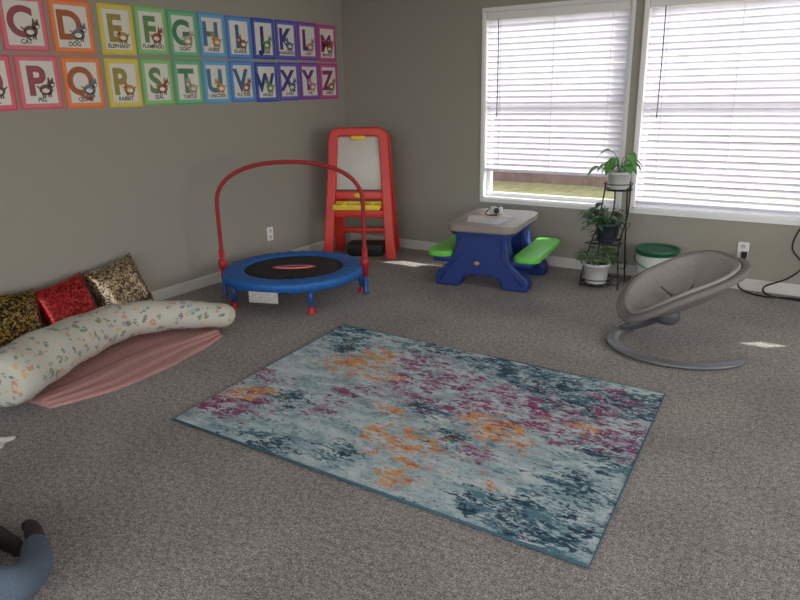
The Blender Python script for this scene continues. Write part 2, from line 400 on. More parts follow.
for P in (A,B):
    sweep('handle_post',[P+Vector((0,0,.14)),P+Vector((0,0,.36))],.021,M_red,TR,14)
    lathe('handle_clamp',[(.02,.215),(.032,.22),(.032,.27),(.02,.29)],M_red,TR,loc=(P.x,P.y,0),n=20)
    lathe('clamp_foot',[(.017,.16),(.017,.02),(.024,.0)],M_bluep,TR,loc=(P.x,P.y,0),n=14)
box('warning_label',(.165,-.512,.135),(.22,.004,.08),mat('label_paper',s2l(190,186,180),.6,var=.25,scale=60),TR,rot=(0,0,math.radians(18)))

# ---------------------------------------------------------------- easel
EA=empty('kids_easel',(-3.80,5.14,0),math.radians(24))
M_er=mat('easel_red',s2l(220,52,40),.38,var=.04); M_yel=mat('easel_yellow',s2l(238,204,50),.4,var=.04)
M_board=mat('whiteboard',s2l(206,200,192),.3,var=.03,scale=6)
def ey(z,s=-1): return s*(.185-.135*z/1.18)
def flatU(s,w0,w1,nm,top):
    th=.05; W=.085
    L=[(-w0-.02,0),(-(w0+(w1-w0)*.5),top*.5),(-w1,top-.1)]
    for k in range(1,7):
        a=math.pi-math.pi/2*k/6; L.append((-w1+.1+.1*math.cos(a),top-.1+.1*math.sin(a)))
    I=[(-w0-.02+W*1.1,0),(-(w0+(w1-w0)*.5)+W,top*.5),(-w1+W,top-.11)]
    for k in range(1,7):
        a=math.pi-math.pi/2*k/6; I.append((-w1+W+.035+.035*math.cos(a),top-.11+.035*math.sin(a)))
    def dense(P):
        out=[]
        for a,b in zip(P,P[1:]):
            for q in range(4): out.append((a[0]+(b[0]-a[0])*q/4,a[1]+(b[1]-a[1])*q/4))
        return out+[P[-1]]
    Lo=dense(L+[(0,top)]); Li=dense(I+[(0,top-.075)])
    Lo=Lo+[(-x,z) for x,z in reversed(Lo[:-1])]; Li=Li+[(-x,z) for x,z in reversed(Li[:-1])]
    C=len(Lo); vs=[];fs=[]
    for (a,b) in zip(Lo,Li):
        for (p,dy) in ((a,-th/2),(b,-th/2),(b,th/2),(a,th/2)): vs.append((p[0],ey(p[1],s)+dy,p[1]))
    for i in range(C-1):
        for k in range(4): fs.append((4*i+k,4*i+(k+1)%4,4*i+4+(k+1)%4,4*i+4+k))
    fs.append((0,1,2,3)); fs.append((4*C-1,4*C-2,4*C-3,4*C-4))
    me=bpy.data.meshes.new(nm); me.from_pydata(vs,[],fs); me.update()
    bm=bmesh.new(); bm.from_mesh(me); bmesh.ops.recalc_face_normals(bm,faces=bm.faces[:]); bm.to_mesh(me); bm.free()
    o=add(nm,me,EA,M_er); bv=o.modifiers.new('b','BEVEL'); bv.width=.012; bv.segments=3; bv.limit_method='ANGLE'
    return o
flatU(-1,.325,.275,'front_frame',1.18)
flatU(1,.30,.27,'rear_frame',1.16)
lean=math.atan(.135/1.18)
def onface(z,off=0): return (0,ey(z,-1)-off,z)
box('board',onface(.86,-.012),(.42,.012,.48),M_board,EA,rot=(-lean,0,0),bev=.004)
box('board_backer',onface(.86,-.026),(.44,.012,.50),M_er,EA,rot=(-lean,0,0))
box('board_bottom_strip',onface(.625,-.002),(.43,.014,.014),mat('strip_dark',s2l(50,48,52),.4),EA,rot=(-lean,0,0))
box('lower_panel',onface(.58,-.014),(.45,.03,.075),M_er,EA,rot=(-lean,0,0),bev=.008)
box('paper_clip',onface(1.09,.012),(.13,.022,.04),M_yel,EA,rot=(-lean,0,0),bev=.008)
box('tray_base',(0,ey(.49)-.075,.475),(.42,.13,.014),M_yel,EA,bev=.005)
box('tray_front',(0,ey(.49)-.14,.492),(.42,.014,.05),M_yel,EA,bev=.006)
for s in (-1,1): box('tray_side',(s*.206,ey(.49)-.075,.492),(.014,.13,.05),M_yel,EA,bev=.006)
box('tray_back',(0,ey(.49)-.015,.5),(.42,.014,.06),M_yel,EA,bev=.006)
box('tray_apron',(0,ey(.40)-.002,.415),(.46,.03,.07),M_er,EA,bev=.01)
for s in (-.12,.05,.14):
    lathe('paint_cup',[(.022,0),(.026,.05),(.022,.05),(.018,.01),(0,.01)],M_yel,EA,loc=(s,ey(.49)-.075,.484),n=18)
lathe('badge',[(0,.004),(.04,.004),(.042,0),(0,-.002)],mat('badge_yellow',s2l(240,214,60),.4),EA,loc=(0,ey(.58)-.006,.58),rot=(math.pi/2,0,0),sx=1,sy=.55,n=24)
box('cross_bar',(0,ey(.16,1),.2),(.5,.03,.05),M_er,EA,bev=.008)
box('storage_bin',(.03,-.0,.06),(.34,.2,.115),mat('bin_black',s2l(34,33,36),.6),EA,bev=.012)

# ---------------------------------------------------------------- picnic table
TP=(-2.35,4.95,0); TA=math.radians(8)
PT=empty('kids_picnic_table',TP,TA)
M_tb=mat('plastic_navy',s2l(30,54,122),.42,var=.05); M_tg=mat('plastic_green',s2l(104,196,76),.42,var=.05); M_tt=mat('plastic_tan',s2l(146,136,126),.5,var=.05)
half=[(.375,0),(.38,.07),(.355,.115),(.295,.165),(.24,.215),(.22,.27),(.205,.36),(.215,.445)]
poly=half+[(-x,z) for x,z in reversed(half)]+[(-.18,0),(-.15,.07),(-.10,.10),(.10,.10),(.15,.07),(.18,0)]
for s,nm in ((-1,'front_trestle'),(1,'rear_trestle')):
    o=extrude_poly(nm,poly,.13,M_tb,PT,bev=.014,loc=(0,s*.265,0))
    for q in (-1,1): sweep('rib',[(q*.33,s*.265-.068,.05),(q*.28,s*.265-.068,.13),(q*.19,s*.265-.068,.22),(q*.16,s*.265-.068,.4)],.008,M_tb,PT,8)
box('stretcher',(0,0,.3),(.12,.42,.08),M_tb,PT,bev=.012)
extrude_poly('table_top',rrect(.55,.80,.10),.055,M_tt,PT,bev=.012,axis='XY',loc=(0,0,.478))
extrude_poly('top_apron',rrect(.50,.74,.08),.03,M_tb,PT,bev=.006,axis='XY',loc=(0,0,.438))
for s in (-1,1):
    extrude_poly('bench_seat',rrect(.20,.78,.07),.05,M_tg,PT,bev=.014,axis='XY',loc=(s*(.335 if s<0 else .365),0,.265))
    for q in (-1,1): box('seat_arm',(s*.31,q*.265,.215),(.18,.11,.06),M_tb,PT,bev=.02)
lathe('logo_badge',[(0,.005),(.02,.005),(.023,0),(0,-.002)],mat('badge_muted',s2l(190,150,90),.5),PT,loc=(-.03,-.335,.20),rot=(math.pi/2,0,0),n=24,sy=.7)
def tw(x,y,z): return tuple(Matrix.Translation(TP)@Matrix.Rotation(TA,4,'Z')@Vector((x,y,z)))
pp=empty('coloring_sheets',tw(0,0,.5055),TA)
for k,(x,y,a) in enumerate(((-.08,-.1,.3),(.05,-.16,-.2),(.0,.06,.6))):
    box('sheet_%d'%k,(x,y,.0012*k+.001),(.2,.27,.001),mat('sheet_paper%d'%k,s2l(*((204,196,190),(180,186,196),(198,180,166))[k]),.6,var=.3,scale=30),pp,rot=(0,0,a))
toy=empty('toy_camera',tw(-.02,.12,.509),.5)
box('toy_body',(0,0,.032),(.1,.045,.06),mat('toy_grey',s2l(200,200,205),.4),toy,bev=.012)
lathe('toy_lens',[(0,.03),(.016,.03),(.022,.026),(.024,0),(0,0)],mat('toy_black',s2l(28,28,32),.3),toy,loc=(0,-.022,.034),rot=(math.pi/2,0,0),n=24)
box('toy_top',(.02,0,.066),(.03,.03,.014),mat('toy_dark',s2l(40,40,46),.4),toy,bev=.004)
sweep('toy_strap',spline([(-.05,0,.05),(-.09,-.02,.01),(-.06,-.07,.005),(.0,-.08,.005)],6),.004,mat('strap_dark',s2l(40,40,46),.7),toy,8)

# ---------------------------------------------------------------- plant stand + plants
M_iron=mat('iron_black',s2l(34,34,36),.45,metal=.5)
ox,oy=-1.5,5.20
PS=empty('plant_stand',(ox,oy,0))
def ring(nm,c,r,t=.005): return sweep(nm,[(c[0]+r*math.cos(a),c[1]+r*math.sin(a),c[2]) for a in [2*math.pi*k/32 for k in range(32)]],t,M_iron,PS,8,closed=True)
tiers=[(-.05,-.09,.03,.115),(-.02,.02,.335,.11),(.03,.06,.74,.10)]
for k,(x,y,z,r) in enumerate(tiers):
    ring('shelf_ring_%d'%k,(x,y,z),r); ring('shelf_inner_%d'%k,(x,y,z),r*.5,.004)
    for q in range(4):
        a=q*math.pi/4; sweep('shelf_spoke',[(x+r*math.cos(a),y+r*math.sin(a),z),(x-r*math.cos(a),y-r*math.sin(a),z)],.0035,M_iron,PS,6)
    ring('guard_ring_%d'%k,(x,y,z+.045),r+.006,.0035)
legs=[[( .13,-.12,0),(.12,-.10,.1),(.10,-.06,.335),(.13,0,.55),(.13,.03,.74),(.13,.04,.785)],
      [(-.16,-.12,0),(-.16,-.1,.1),(-.13,0,.335),(-.10,.03,.45),(-.07,.06,.74),(-.07,.06,.785)],
      [(.10,.17,0),(.09,.15,.3),(.08,.15,.6),(.07,.155,.785)],
      [(-.12,.14,0),(-.1,.12,.335),(-.02,.14,.55),(-.02,.15,.77)]]
for k,L in enumerate(legs): sweep('leg_%d'%k,spline(L,6),.006,M_iron,PS,8)
for z in (.03,.335): sweep('brace',[(-.15,-.09,z),(.12,-.09,z),(.09,.15,z),(-.11,.13,z),(-.15,-.09,z)],.004,M_iron,PS,6)
for x0,z0 in ((-.15,.2),(.13,.2),(.13,.5)):
    sweep('scroll',[(x0+.022*t*math.cos(t*3),-.09,z0+.022*t*math.sin(t*3)) for t in [k*.12 for k in range(20)]],.003,M_iron,PS,6)
def leafmesh(name,leaves,m,parent):
    vs=[];fs=[]
    for (p,d,L,W,droop) in leaves:
        p=Vector(p); d=Vector(d).normalized(); side=d.cross(Vector((0,0,1)))
        if side.length<.1: side=Vector((1,0,0))
        side.normalize(); nrm=side.cross(d); k=len(vs); n=6
        for j in range(n+1):
            t=j/n; w=W*max(0,math.sin(math.pi*min(1,t*.95+.03)))**.8*(1.15-.5*t); c=p+d*L*t+Vector((0,0,-droop*L*t*t))
            for s in (-1,0,1): vs.append(tuple(c+side*s*w*.5+nrm*(.18*w*abs(s))))
        for j in range(n):
            a=k+3*j; fs+= [(a,a+1,a+4,a+3),(a+1,a+2,a+5,a+4)]
    me=bpy.data.meshes.new(name); me.from_pydata(vs,[],fs); me.update(); return add(name,me,parent,m,True)
M_soil=mat('soil',s2l(48,36,28),.95,var=.3)
def plant(loc,pot,potr,poth,lm,kind):
    e=empty('potted_plant',loc)
    lathe('pot',[(0,0),(potr*.72,0),(potr*.8,.01),(potr*.98,poth-.02),(potr*1.05,poth-.02),(potr*1.05,poth),(potr*.95,poth),(potr*.9,poth-.025),(0,poth-.025)],pot,e,n=36)
    lathe('soil',[(0,poth-.018),(potr*.9,poth-.02),(potr*.88,poth-.03)],M_soil,e,n=24)
    lv=[]
    if kind=='broad':
        for k in range(12):
            a=2*math.pi*k/12+random.uniform(-.25,.25); el=random.uniform(.35,1.3); ln=random.uniform(.06,.12)
            tip=Vector((math.cos(a)*ln*math.cos(el)*1.0,math.sin(a)*ln*math.cos(el)*1.0,poth+ln*math.sin(el)))
            sweep('stem',spline([(0,0,poth-.02),(tip.x*.4,tip.y*.4,poth+(tip.z-poth)*.7),tuple(tip)],4),.0024,lm,e,6)
            lv.append((tip,(math.cos(a),math.sin(a),.1),random.uniform(.08,.11),random.uniform(.075,.095),.8))
        for dx,dy,dz in ((-.12,-.08,.03),(-.07,-.02,.15),(.06,-.05,.13),(-.02,-.1,.07)):
            sweep('stem',spline([(0,0,poth-.02),(dx*.5,dy*.5,poth+dz*.8),(dx,dy,poth+dz)],4),.0026,lm,e,6); lv.append(((dx,dy,poth+dz),(dx,dy,.02),.11,.10,.9))
    elif kind=='trail':
        for k in range(20):
            a=random.uniform(0,6.28); r=random.uniform(.08,.15); h=random.uniform(-.06,.16)
            if k<9: a=random.uniform(2.4,4.6); r=random.uniform(.12,.2)
            path=spline([(0,0,poth-.02),(math.cos(a)*r*.5,math.sin(a)*r*.5,poth+.07+h*.4),(math.cos(a)*r,math.sin(a)*r,poth+h)],5)
            sweep('vine',path,.002,lm,e,6)
            for q in (2,4,6,8,10):
                p=path[min(q,len(path)-1)]; b=a+random.uniform(-1.2,1.2)
                lv.append((p,(math.cos(b),math.sin(b),random.uniform(-.2,.5)),random.uniform(.05,.08),random.uniform(.028,.042),.5))
    else:
        for k in range(260):
            a=random.uniform(0,6.28); rr=potr*1.5*math.sqrt(random.random()); h=poth+random.uniform(.0,.13)*(1.15-rr/(potr*2))+.01
            lv.append(((rr*math.cos(a),rr*math.sin(a),h),(math.cos(a+random.uniform(-.8,.8)),math.sin(a),random.uniform(0,.9)),random.uniform(.035,.055),random.uniform(.02,.03),.4))
        for k in range(16):
            a=random.uniform(0,6.28); sweep('stem',[(0,0,poth-.02),(potr*1.2*math.cos(a),potr*1.2*math.sin(a),poth+.07)],.002,lm,e,6)
    leafmesh('leaves',lv,lm,e); return e
M_wp=mat('pot_white',s2l(214,214,212),.35,var=.03); M_bp=mat('pot_slate',s2l(52,60,70),.4)
plant((ox-.05,oy-.09,.0345),M_wp,.10,.16,mat('leaf_sage',s2l(96,120,84),.6,var=.3,scale=60),'bush')
plant((ox-.02,oy+.02,.3405),M_bp,.092,.15,mat('leaf_dark',s2l(48,92,46),.5,var=.3,scale=40),'trail')
plant((ox+.03,oy+.06,.7455),M_wp,.09,.13,mat('leaf_green',s2l(76,142,58),.45,var=.25,scale=40),'broad')

# ---------------------------------------------------------------- bucket
BK=empty('waste_bucket',(-1.17,5.37,0))
M_bg=mat('bucket_green',s2l(30,96,70),.4)
lathe('body',[(0,0),(.125,0),(.13,.008),(.152,.25)],mat('bucket_white',s2l(206,212,206),.45,var=.06,scale=50),BK,n=48)
lathe('lid',[(0,.288),(.10,.286),(.145,.280),(.15,.296),(.158,.298),(.166,.292),(.165,.268),(.156,.268),(.15,.25),(.12,.02),(0,.02)],M_bg,BK,n=48)
sweep('bail_handle',spline([(-.16,0,.23),(-.14,-.09,.2),(0,-.168,.16),(.14,-.09,.2),(.16,0,.23)],6),.003,M_iron,BK,6)

# ---------------------------------------------------------------- bouncer
BA=math.radians(42)
BN=empty('baby_bouncer',(-.73,4.15,0),BA)
M_fab=mat('bouncer_fabric',s2l(124,119,116),1,var=.08,scale=60,bump=.35,spec=.1); M_liner=mat('bouncer_liner',s2l(156,150,146),1,var=.08,scale=45,bump=.4,spec=.1)
M_alu=mat('bouncer_base_grey',s2l(120,122,128),.4,metal=.3); M_dk=mat('bouncer_grey',s2l(80,80,84),.5)
TLT=math.radians(-19); SC=(0.01,0.0,.24)
def seatpt(r,a,scale=1,zoff=0,puff=0):
    c,s=math.cos(a),math.sin(a)
    q=2.5; cs=math.copysign(abs(c)**(2/q),c); ss=math.copysign(abs(s)**(2/q),s)
    x=.365*scale*r*cs; y=.275*scale*r*ss*(1+.16*c)
    z=.185*(r**2.2)*(.72+.28*abs(s))+zoff-.05*r*(c<0)*c*c+.03*r*max(0,c)**2
    if r>.9: z-=.02*((r-.9)/.1)**2
    z+=puff*(.012*math.sin(a*6)*r*(1-r)*3+.010*math.sin(r*14)*(1-r))
    return (x*math.cos(TLT)+z*math.sin(TLT)+SC[0],y+SC[1],-x*math.sin(TLT)+z*math.cos(TLT)+SC[2])
def seat(scale,zoff,m,name,th,rr1=1.0,puff=0):
    vs=[];fs=[];nr,na=20,72
    for i in range(nr+1):
        for k in range(na): vs.append(seatpt(max(.001,rr1*i/nr),2*math.pi*k/na,scale,zoff,puff))
    for i in range(nr):
        for k in range(na): fs.append((i*na+k,i*na+(k+1)%na,(i+1)*na+(k+1)%na,(i+1)*na+k))
    fs.append(tuple(range(na-1,-1,-1)))
    me=bpy.data.meshes.new(name); me.from_pydata(vs,[],fs); me.update()
    o=add(name,me,BN,m,True); so=o.modifiers.new('s','SOLIDIFY'); so.thickness=th; so.offset=-1
    return vs,na
vs,na=seat(1,0,M_fab,'seat_shell',.022)
sweep('seat_rim',vs[-na:],.021,M_fab,BN,12,closed=True)
v2,na=seat(.90,.022,M_liner,'seat_liner',.014,.97,1)
sweep('liner_piping',v2[-na:],.013,M_liner,BN,10,closed=True)
M_strap=mat('strap_grey',s2l(88,84,83),.9)
def onseat(x,y,dz=.012):
    r=min(.9,math.hypot(x/.365,y/.275)); a=math.atan2(y/.275,x/.365)
    return seatpt(r,a,.90,.022+dz,1)
sweep('crotch_pad',spline([onseat(-.26,0),onseat(-.18,0,.02),onseat(-.08,0,.035),onseat(-.01,0,.035)],6),[.03+.004*math.sin(k*.5) for k in range(19)],M_fab,BN,14,sx=.4,sy=1.6,up=(0,0,1))
for s in (-1,1):
    sweep('hip_strap',spline([onseat(-.01,s*.01,.035),onseat(-.01,s*.08,.016),onseat(-.03,s*.17,.012)],6),.013,M_strap,BN,8,sx=.3,sy=1.2,up=(0,0,1))
    sweep('shoulder_strap',spline([onseat(-.01,s*.02,.035),onseat(.08,s*.05,.016),onseat(.19,s*.055,.012)],6),.011,M_strap,BN,8,sx=.3,sy=1.2,up=(0,0,1))
box('buckle',onseat(-.01,0,.045),(.045,.04,.016),M_strap,BN,bev=.006,rot=(0,TLT,0))
def rb(p):
    a=math.radians(10)-BA; c,s=math.cos(a),math.sin(a)
    return (p[0]*c-p[1]*s,p[0]*s+p[1]*c,p[2])
C=[]
for k in range(41):
    a=math.radians(-20-(200)*k/40); C.append(rb((.375*math.cos(a),.33*math.sin(a)-.075,.018)))
n=len(C); rad=[.036*min(1,.45+min(k,n-1-k)/8) for k in range(n)]
sweep('base_ring',C,rad,M_alu,BN,14,sx=.38,sy=1.1,up=(0,0,1))
sweep('base_arm',spline([C[-1],rb((-.33,.09,.03)),rb((-.24,.10,.06)),rb((-.16,.07,.11)),rb((-.10,.03,.17))],6),[.028]*9+[.034]*16,M_dk,BN,16,sx=.7,sy=1.15)
mo=rb((-.08,.02,.135)); lathe('swing_motor',[(0,-.02),(.05,-.02),(.07,0),(.075,.04),(.06,.075),(0,.075)],M_dk,BN,loc=mo,n=30)

# ---------------------------------------------------------------- outlets & cord
def outlet(loc,rz):
    e=empty('wall_outlet',loc,rz)
    extrude_poly('plate',rrect(.075,.12,.008),.006,M_vinyl,e,bev=.002,loc=(0,-.004,0))
    for z in (.028,-.028):
        extrude_poly('socket',rrect(.034,.034,.012),.004,M_trim,e,bev=.001,loc=(0,-.009,z))
        for s in (-.007,.007): box('slot',(s,-.0115,z+.003),(.003,.001,.009),M_black,e)
    return e
outlet((WX,4.39,.29),math.radians(90))
outlet((-.60,WY,.30),0)
PC=empty('power_cord')
M_cb=mat('cord_black',s2l(20,20,22),.5)
box('plug_adapter',(-.585,WY-.034,.272),(.04,.034,.045),M_cb,PC,bev=.006)
sweep('cable',spline([(-.585,WY-.045,.262),(-.57,WY-.07,.18),(-.60,WY-.07,.06),(-.54,WY-.10,.012),(-.40,WY-.16,.008),(-.25,WY-.12,.008),(-.05,WY-.1,.008),(.3,WY-.1,.008)],8),.0065,M_cb,PC,8)
sweep('cable_hanging',spline([(-.06,WY-.05,.64),(-.16,WY-.04,.60),(-.25,WY-.05,.50),(-.28,WY-.06,.36),(-.2,WY-.06,.24),(-.28,WY-.08,.14),(-.42,WY-.09,.06),(-.38,WY-.13,.012),(-.2,WY-.16,.01),(0,WY-.2,.01)],8),.0065,M_cb,PC,8)
sweep('cable_loop',spline([(-.02,WY-.05,.5),(-.18,WY-.05,.42),(-.2,WY-.06,.32),(-.08,WY-.06,.22),(0,WY-.07,.1),(.1,WY-.1,.01)],8),.006,M_cb,PC,8)

# ---------------------------------------------------------------- throw pillows
def sequin(name,c1,c2,c3):
    m,nt,b=newmat(name); tc=N(nt,'ShaderNodeTexCoord')
    v=N(nt,'ShaderNodeTexVoronoi'); v.inputs['Scale'].default_value=85; nt.links.new(tc.outputs['Object'],v.inputs['Vector'])
    sp=N(nt,'ShaderNodeSeparateColor'); nt.links.new(v.outputs['Color'],sp.inputs[0])
    big=noise_node(nt,9,3,.6,tc.outputs['Object'])
    s=math_n(nt,'ADD',math_n(nt,'MULTIPLY',sp.outputs[0],.45),math_n(nt,'MULTIPLY',big.outputs['Fac'],.75))
    r=ramp(nt,s,[(.45,c1),(.58,c2),(.72,c3),(.85,c1)])
    nt.links.new(r.outputs[0],b.inputs['Base Color']); b.inputs['Metallic'].default_value=.6; b.inputs['Roughness'].default_value=.3
    bp=N(nt,'ShaderNodeBump'); bp.inputs['Strength'].default_value=1; bp.inputs['Distance'].default_value=.02
    nt.links.new(sp.outputs[1],bp.inputs['Height']); nt.links.new(bp.outputs[0],b.inputs['Normal'])
    return m
def pillow(loc,rot,size,th,m,seed=0):
    n=26; vs=[];fs=[]
    for side in (1,-1):
        for j in range(n+1):
            for i in range(n+1):
                u=i/n*2-1;v=j/n*2-1
                ex=size/2*u*(1-.07*(1-v*v)); ey_=size/2*v*(1-.07*(1-u*u))
                h=th/2*((1-u**4)*(1-v**4))**.55 if abs(u)<1 and abs(v)<1 else 0
                h*=1+.12*noise.noise(Vector((u*1.6+seed,v*1.6,side)))
                vs.append((ex,ey_,side*h))
    k=(n+1)**2
    for j in range(n):
        for i in range(n):
            a=j*(n+1)+i; fs.append((a,a+1,a+n+2,a+n+1)); fs.append((k+a,k+a+n+1,k+a+n+2,k+a+1))
    me=bpy.data.meshes.new('throw_pillow'); me.from_pydata(vs,[],fs); me.update()
    bm=bmesh.new(); bm.from_mesh(me); bmesh.ops.remove_doubles(bm,verts=bm.verts,dist=.0005); bm.to_mesh(me); bm.free()
    o=add('throw_pillow',me,None,m,True)
    o.matrix_world=Matrix.Translation(loc)@rot
    return o
def prot(lean,spin,yaw=0):
    base=Matrix(((0,0,1),(1,0,0),(0,1,0))).to_4x4()
    return Matrix.Rotation(yaw,4,'Z')@Matrix.Rotation(-lean,4,'Y')@base@Matrix.Rotation(spin,4,'Z')
MS_s=sequin('sequin_silver_gold',s2l(190,172,144),s2l(120,94,58),s2l(54,46,40))
MS_r=sequin('sequin_red',s2l(160,20,28),s2l(96,12,20),s2l(200,70,66))
MS_g=sequin('sequin_gold_black',s2l(24,22,20),s2l(176,140,66),s2l(60,46,26))
pillow((-4.10,2.72,.225),prot(.35,.16),.40,.15,MS_s,1)
pillow((-4.07,2.315,.205),prot(.42,.12),.38,.14,MS_r,2)
pillow((-4.05,1.93,.215),prot(.42,-.12),.40,.15,MS_g,3)
pillow((-4.05,1.54,.205),prot(.42,.1),.38,.14,MS_r,4)

# ---------------------------------------------------------------- body pillow + blanket
def printmat():
    m,nt,b=newmat('pillow_print'); tc=N(nt,'ShaderNodeTexCoord')
    nz=noise_node(nt,14,2,.5,tc.outputs['Object'])
    mv=N(nt,'ShaderNodeMix',data_type='VECTOR'); mv.inputs[0].default_value=.06
    nt.links.new(tc.outputs['Object'],mv.inputs[4]); nt.links.new(nz.outputs['Color'],mv.inputs[5])
    v=N(nt,'ShaderNodeTexVoronoi'); v.inputs['Scale'].default_value=22; nt.links.new(mv.outputs[1],v.inputs['Vector'])
    sp=N(nt,'ShaderNodeSeparateColor'); nt.links.new(v.outputs['Color'],sp.inputs[0])
    colr=ramp(nt,sp.outputs[0],[(0,s2l(90,140,136)),(.2,s2l(200,134,86)),(.4,s2l(106,128,90)),(.6,s2l(200,172,104)),(.8,s2l(100,102,110)),(.92,s2l(128,146,156))],'CONSTANT')
    msk=ramp(nt,v.outputs['Distance'],[(.38,(1,1,1)),(.42,(0,0,0))])
    n2=noise_node(nt,75,2,.5,tc.outputs['Object']); m2=ramp(nt,n2.outputs['Fac'],[(.42,(0,0,0)),(.48,(1,1,1))])
    mm=math_n(nt,'MULTIPLY',msk.outputs[0],m2.outputs[0]); mm=math_n(nt,'MULTIPLY',mm,.85)
    c=mixc(nt,mm,s2l(194,191,180),colr.outputs[0])
    nt.links.new(c,b.inputs['Base Color']); b.inputs['Roughness'].default_value=.9
    return m
cl=spline([(-3.30,1.45,.18),(-3.34,1.53,.18),(-3.48,1.81,.18),(-3.62,2.14,.165),(-3.66,2.42,.16),(-3.53,2.68,.145),(-3.34,2.85,.125),(-3.22,2.93,.115)],8)
n=len(cl); rr=[]
for i in range(n):
    t=i/(n-1)
    base=.15-.08*max(0,(t-.25)/.75)**1.1
    e=min(1,math.sqrt(max(0,1-(1-min(1,t/.12))**2))) * min(1,math.sqrt(max(0,1-(1-min(1,(1-t)/.09))**2)))
    rr.append(max(.004,base*e*(1+.03*math.sin(i*.9))))
sweep('nursing_pillow',cl,rr,printmat(),None,28,sx=.92,sy=1.1,up=(0,0,1))
def blanket():
    inner=spline([(-3.50,1.62,0),(-3.62,1.92,0),(-3.74,2.2,0),(-3.74,2.45,0),(-3.62,2.68,0),(-3.42,2.90,0)],10)
    outer=spline([(-3.21,1.64,0),(-3.14,1.86,0),(-3.11,2.12,0),(-3.12,2.36,0),(-3.17,2.60,0),(-3.25,2.84,0)],10)
    ns=len(inner); nw=48; vs=[];fs=[]
    def sstep(x): x=max(0,min(1,x)); return x*x*(3-2*x)
    for i in range(ns):
        s=i/(ns-1)
        for j in range(nw+1):
            w=j/nw
            wig=.018*math.sin(s*7)*w+.006*math.sin(s*23+1)*w
            p=inner[i].lerp(outer[i],w+wig)
            edge=min(1,(1-w)/.04)*min(1,s/.03)*min(1,(1-s)/.03); edge=math.sqrt(max(0,edge))
            out=max(0,(w-.5)/.5)
            l1=.86+.04*math.sin(s*6+.5); l2=.74+.05*math.sin(s*5+2)
            h=.014+.012*sstep((l1-w)/.02)+.010*sstep((l2-w)/.02)*sstep((w-.5)/.08)
            h+=.010*max(0,noise.noise(Vector((s*6,w*5,2))))*min(1,out*2)+.006*math.sin(s*30+w*12)*max(0,noise.noise(Vector((s*3,w*2,7))))*min(1,out*2)
            vs.append((p.x,p.y,max(.003,h*edge)))
    for i in range(ns-1):
        for j in range(nw):
            a=i*(nw+1)+j; fs.append((a,a+1,a+nw+2,a+nw+1))
    ringi=[j for j in range(nw+1)]+[i*(nw+1)+nw for i in range(1,ns)]+[(ns-1)*(nw+1)+j for j in range(nw-1,-1,-1)]+[i*(nw+1) for i in range(ns-2,0,-1)]
    b0=len(vs)
    for r in ringi: vs.append((vs[r][0],vs[r][1],0.001))
    L=len(ringi)
    for k in range(L): fs.append((ringi[k],b0+k,b0+(k+1)%L,ringi[(k+1)%L]))
    me=bpy.data.meshes.new('blanket'); me.from_pydata(vs,[],fs); me.update()
    add('pink_blanket',me,None,mat('blanket_pink',s2l(182,136,132),.95,var=.12,scale=90,bump=.35),True)
blanket()
vs=[];fs=[];n=18
for j in range(n+1):
    for i in range(n+1):
        x=(i/n-.5)*.22;y=(j/n-.5)*.2; e=min(i,n-i,j,n-j)/3; e=min(1,e)
        vs.append((x+.01*math.sin(j*.9),y+.01*math.sin(i*.8),.003+e*(.015+.018*abs(noise.noise(Vector((x*14,y*14,1)))))))
for j in range(n):
    for i in range(n):
        a=j*(n+1)+i; fs.append((a,a+1,a+n+2,a+n+1))
me=bpy.data.meshes.new('cloth'); me.from_pydata(vs,[],fs); me.update()
add('burp_cloth',me,None,mat('cloth_white',s2l(206,200,194),.95,bump=.2),True,loc=(-3.12,1.25,0),rot=(0,0,.4)).modifiers.new('s','SOLIDIFY').thickness=.002

# ---------------------------------------------------------------- seated child (mostly out of frame)
CH=empty('seated_child',(-2.285,.60,0),math.radians(-8))
M_den=mat('denim',s2l(80,94,108),.9,var=.2,scale=160,bump=.3); M_skin=mat('skin',s2l(150,104,82),.6,var=.06); M_shirt=mat('shirt_dark',s2l(44,46,60),.9,var=.1,bump=.2)
M_hair=mat('hair_dark',s2l(28,20,18),.7,var=.3,scale=90,bump=.5); M_sock=mat('sock_dark',s2l(50,46,46),.9)
def skinned(name,verts,edges,radii,m,root=0,lv=2):
    me=bpy.data.meshes.new(name); me.from_pydata(verts,edges,[]); me.update()
    o=add(name,me,CH,m)
    md=o.modifiers.new('skin','SKIN')
    sv=me.skin_vertices[0].data if me.skin_vertices else None
    if sv:
        for i,r in enumerate(radii):
            sv[i].radius=(r,r) if not isinstance(r,tuple) else r
            sv[i].use_root=(i==root)
    md.use_smooth_shade=True
    s=o.modifiers.new('sub','SUBSURF'); s.levels=lv; s.render_levels=lv
    return o
skinned('trousers',[(0,0,.13),(0,0,.24),(.09,.03,.115),(.25,.13,.125),(.385,.225,.125),(.26,.32,.085),(.10,.38,.065),(-.09,.03,.115),(-.25,.13,.125),(-.385,.225,.125),(-.26,.29,.08),(-.12,.30,.065)],
  [(0,1),(0,2),(2,3),(3,4),(4,5),(5,6),(0,7),(7,8),(8,9),(9,10),(10,11)],
  [(.12,.1),(.115,.09),.085,.078,.066,.056,.046,.085,.078,.066,.056,.046],M_den)
for s,y in ((1,.38),(-1,.30)):
    skinned('foot',[(s*.10,y,.06),(s*.03,y+.02,.045),(-s*.03,y+.035,.04),(-s*.08,y+.03,.035)],[(0,1),(1,2),(2,3)],[.036,.034,.03,.02],M_sock)
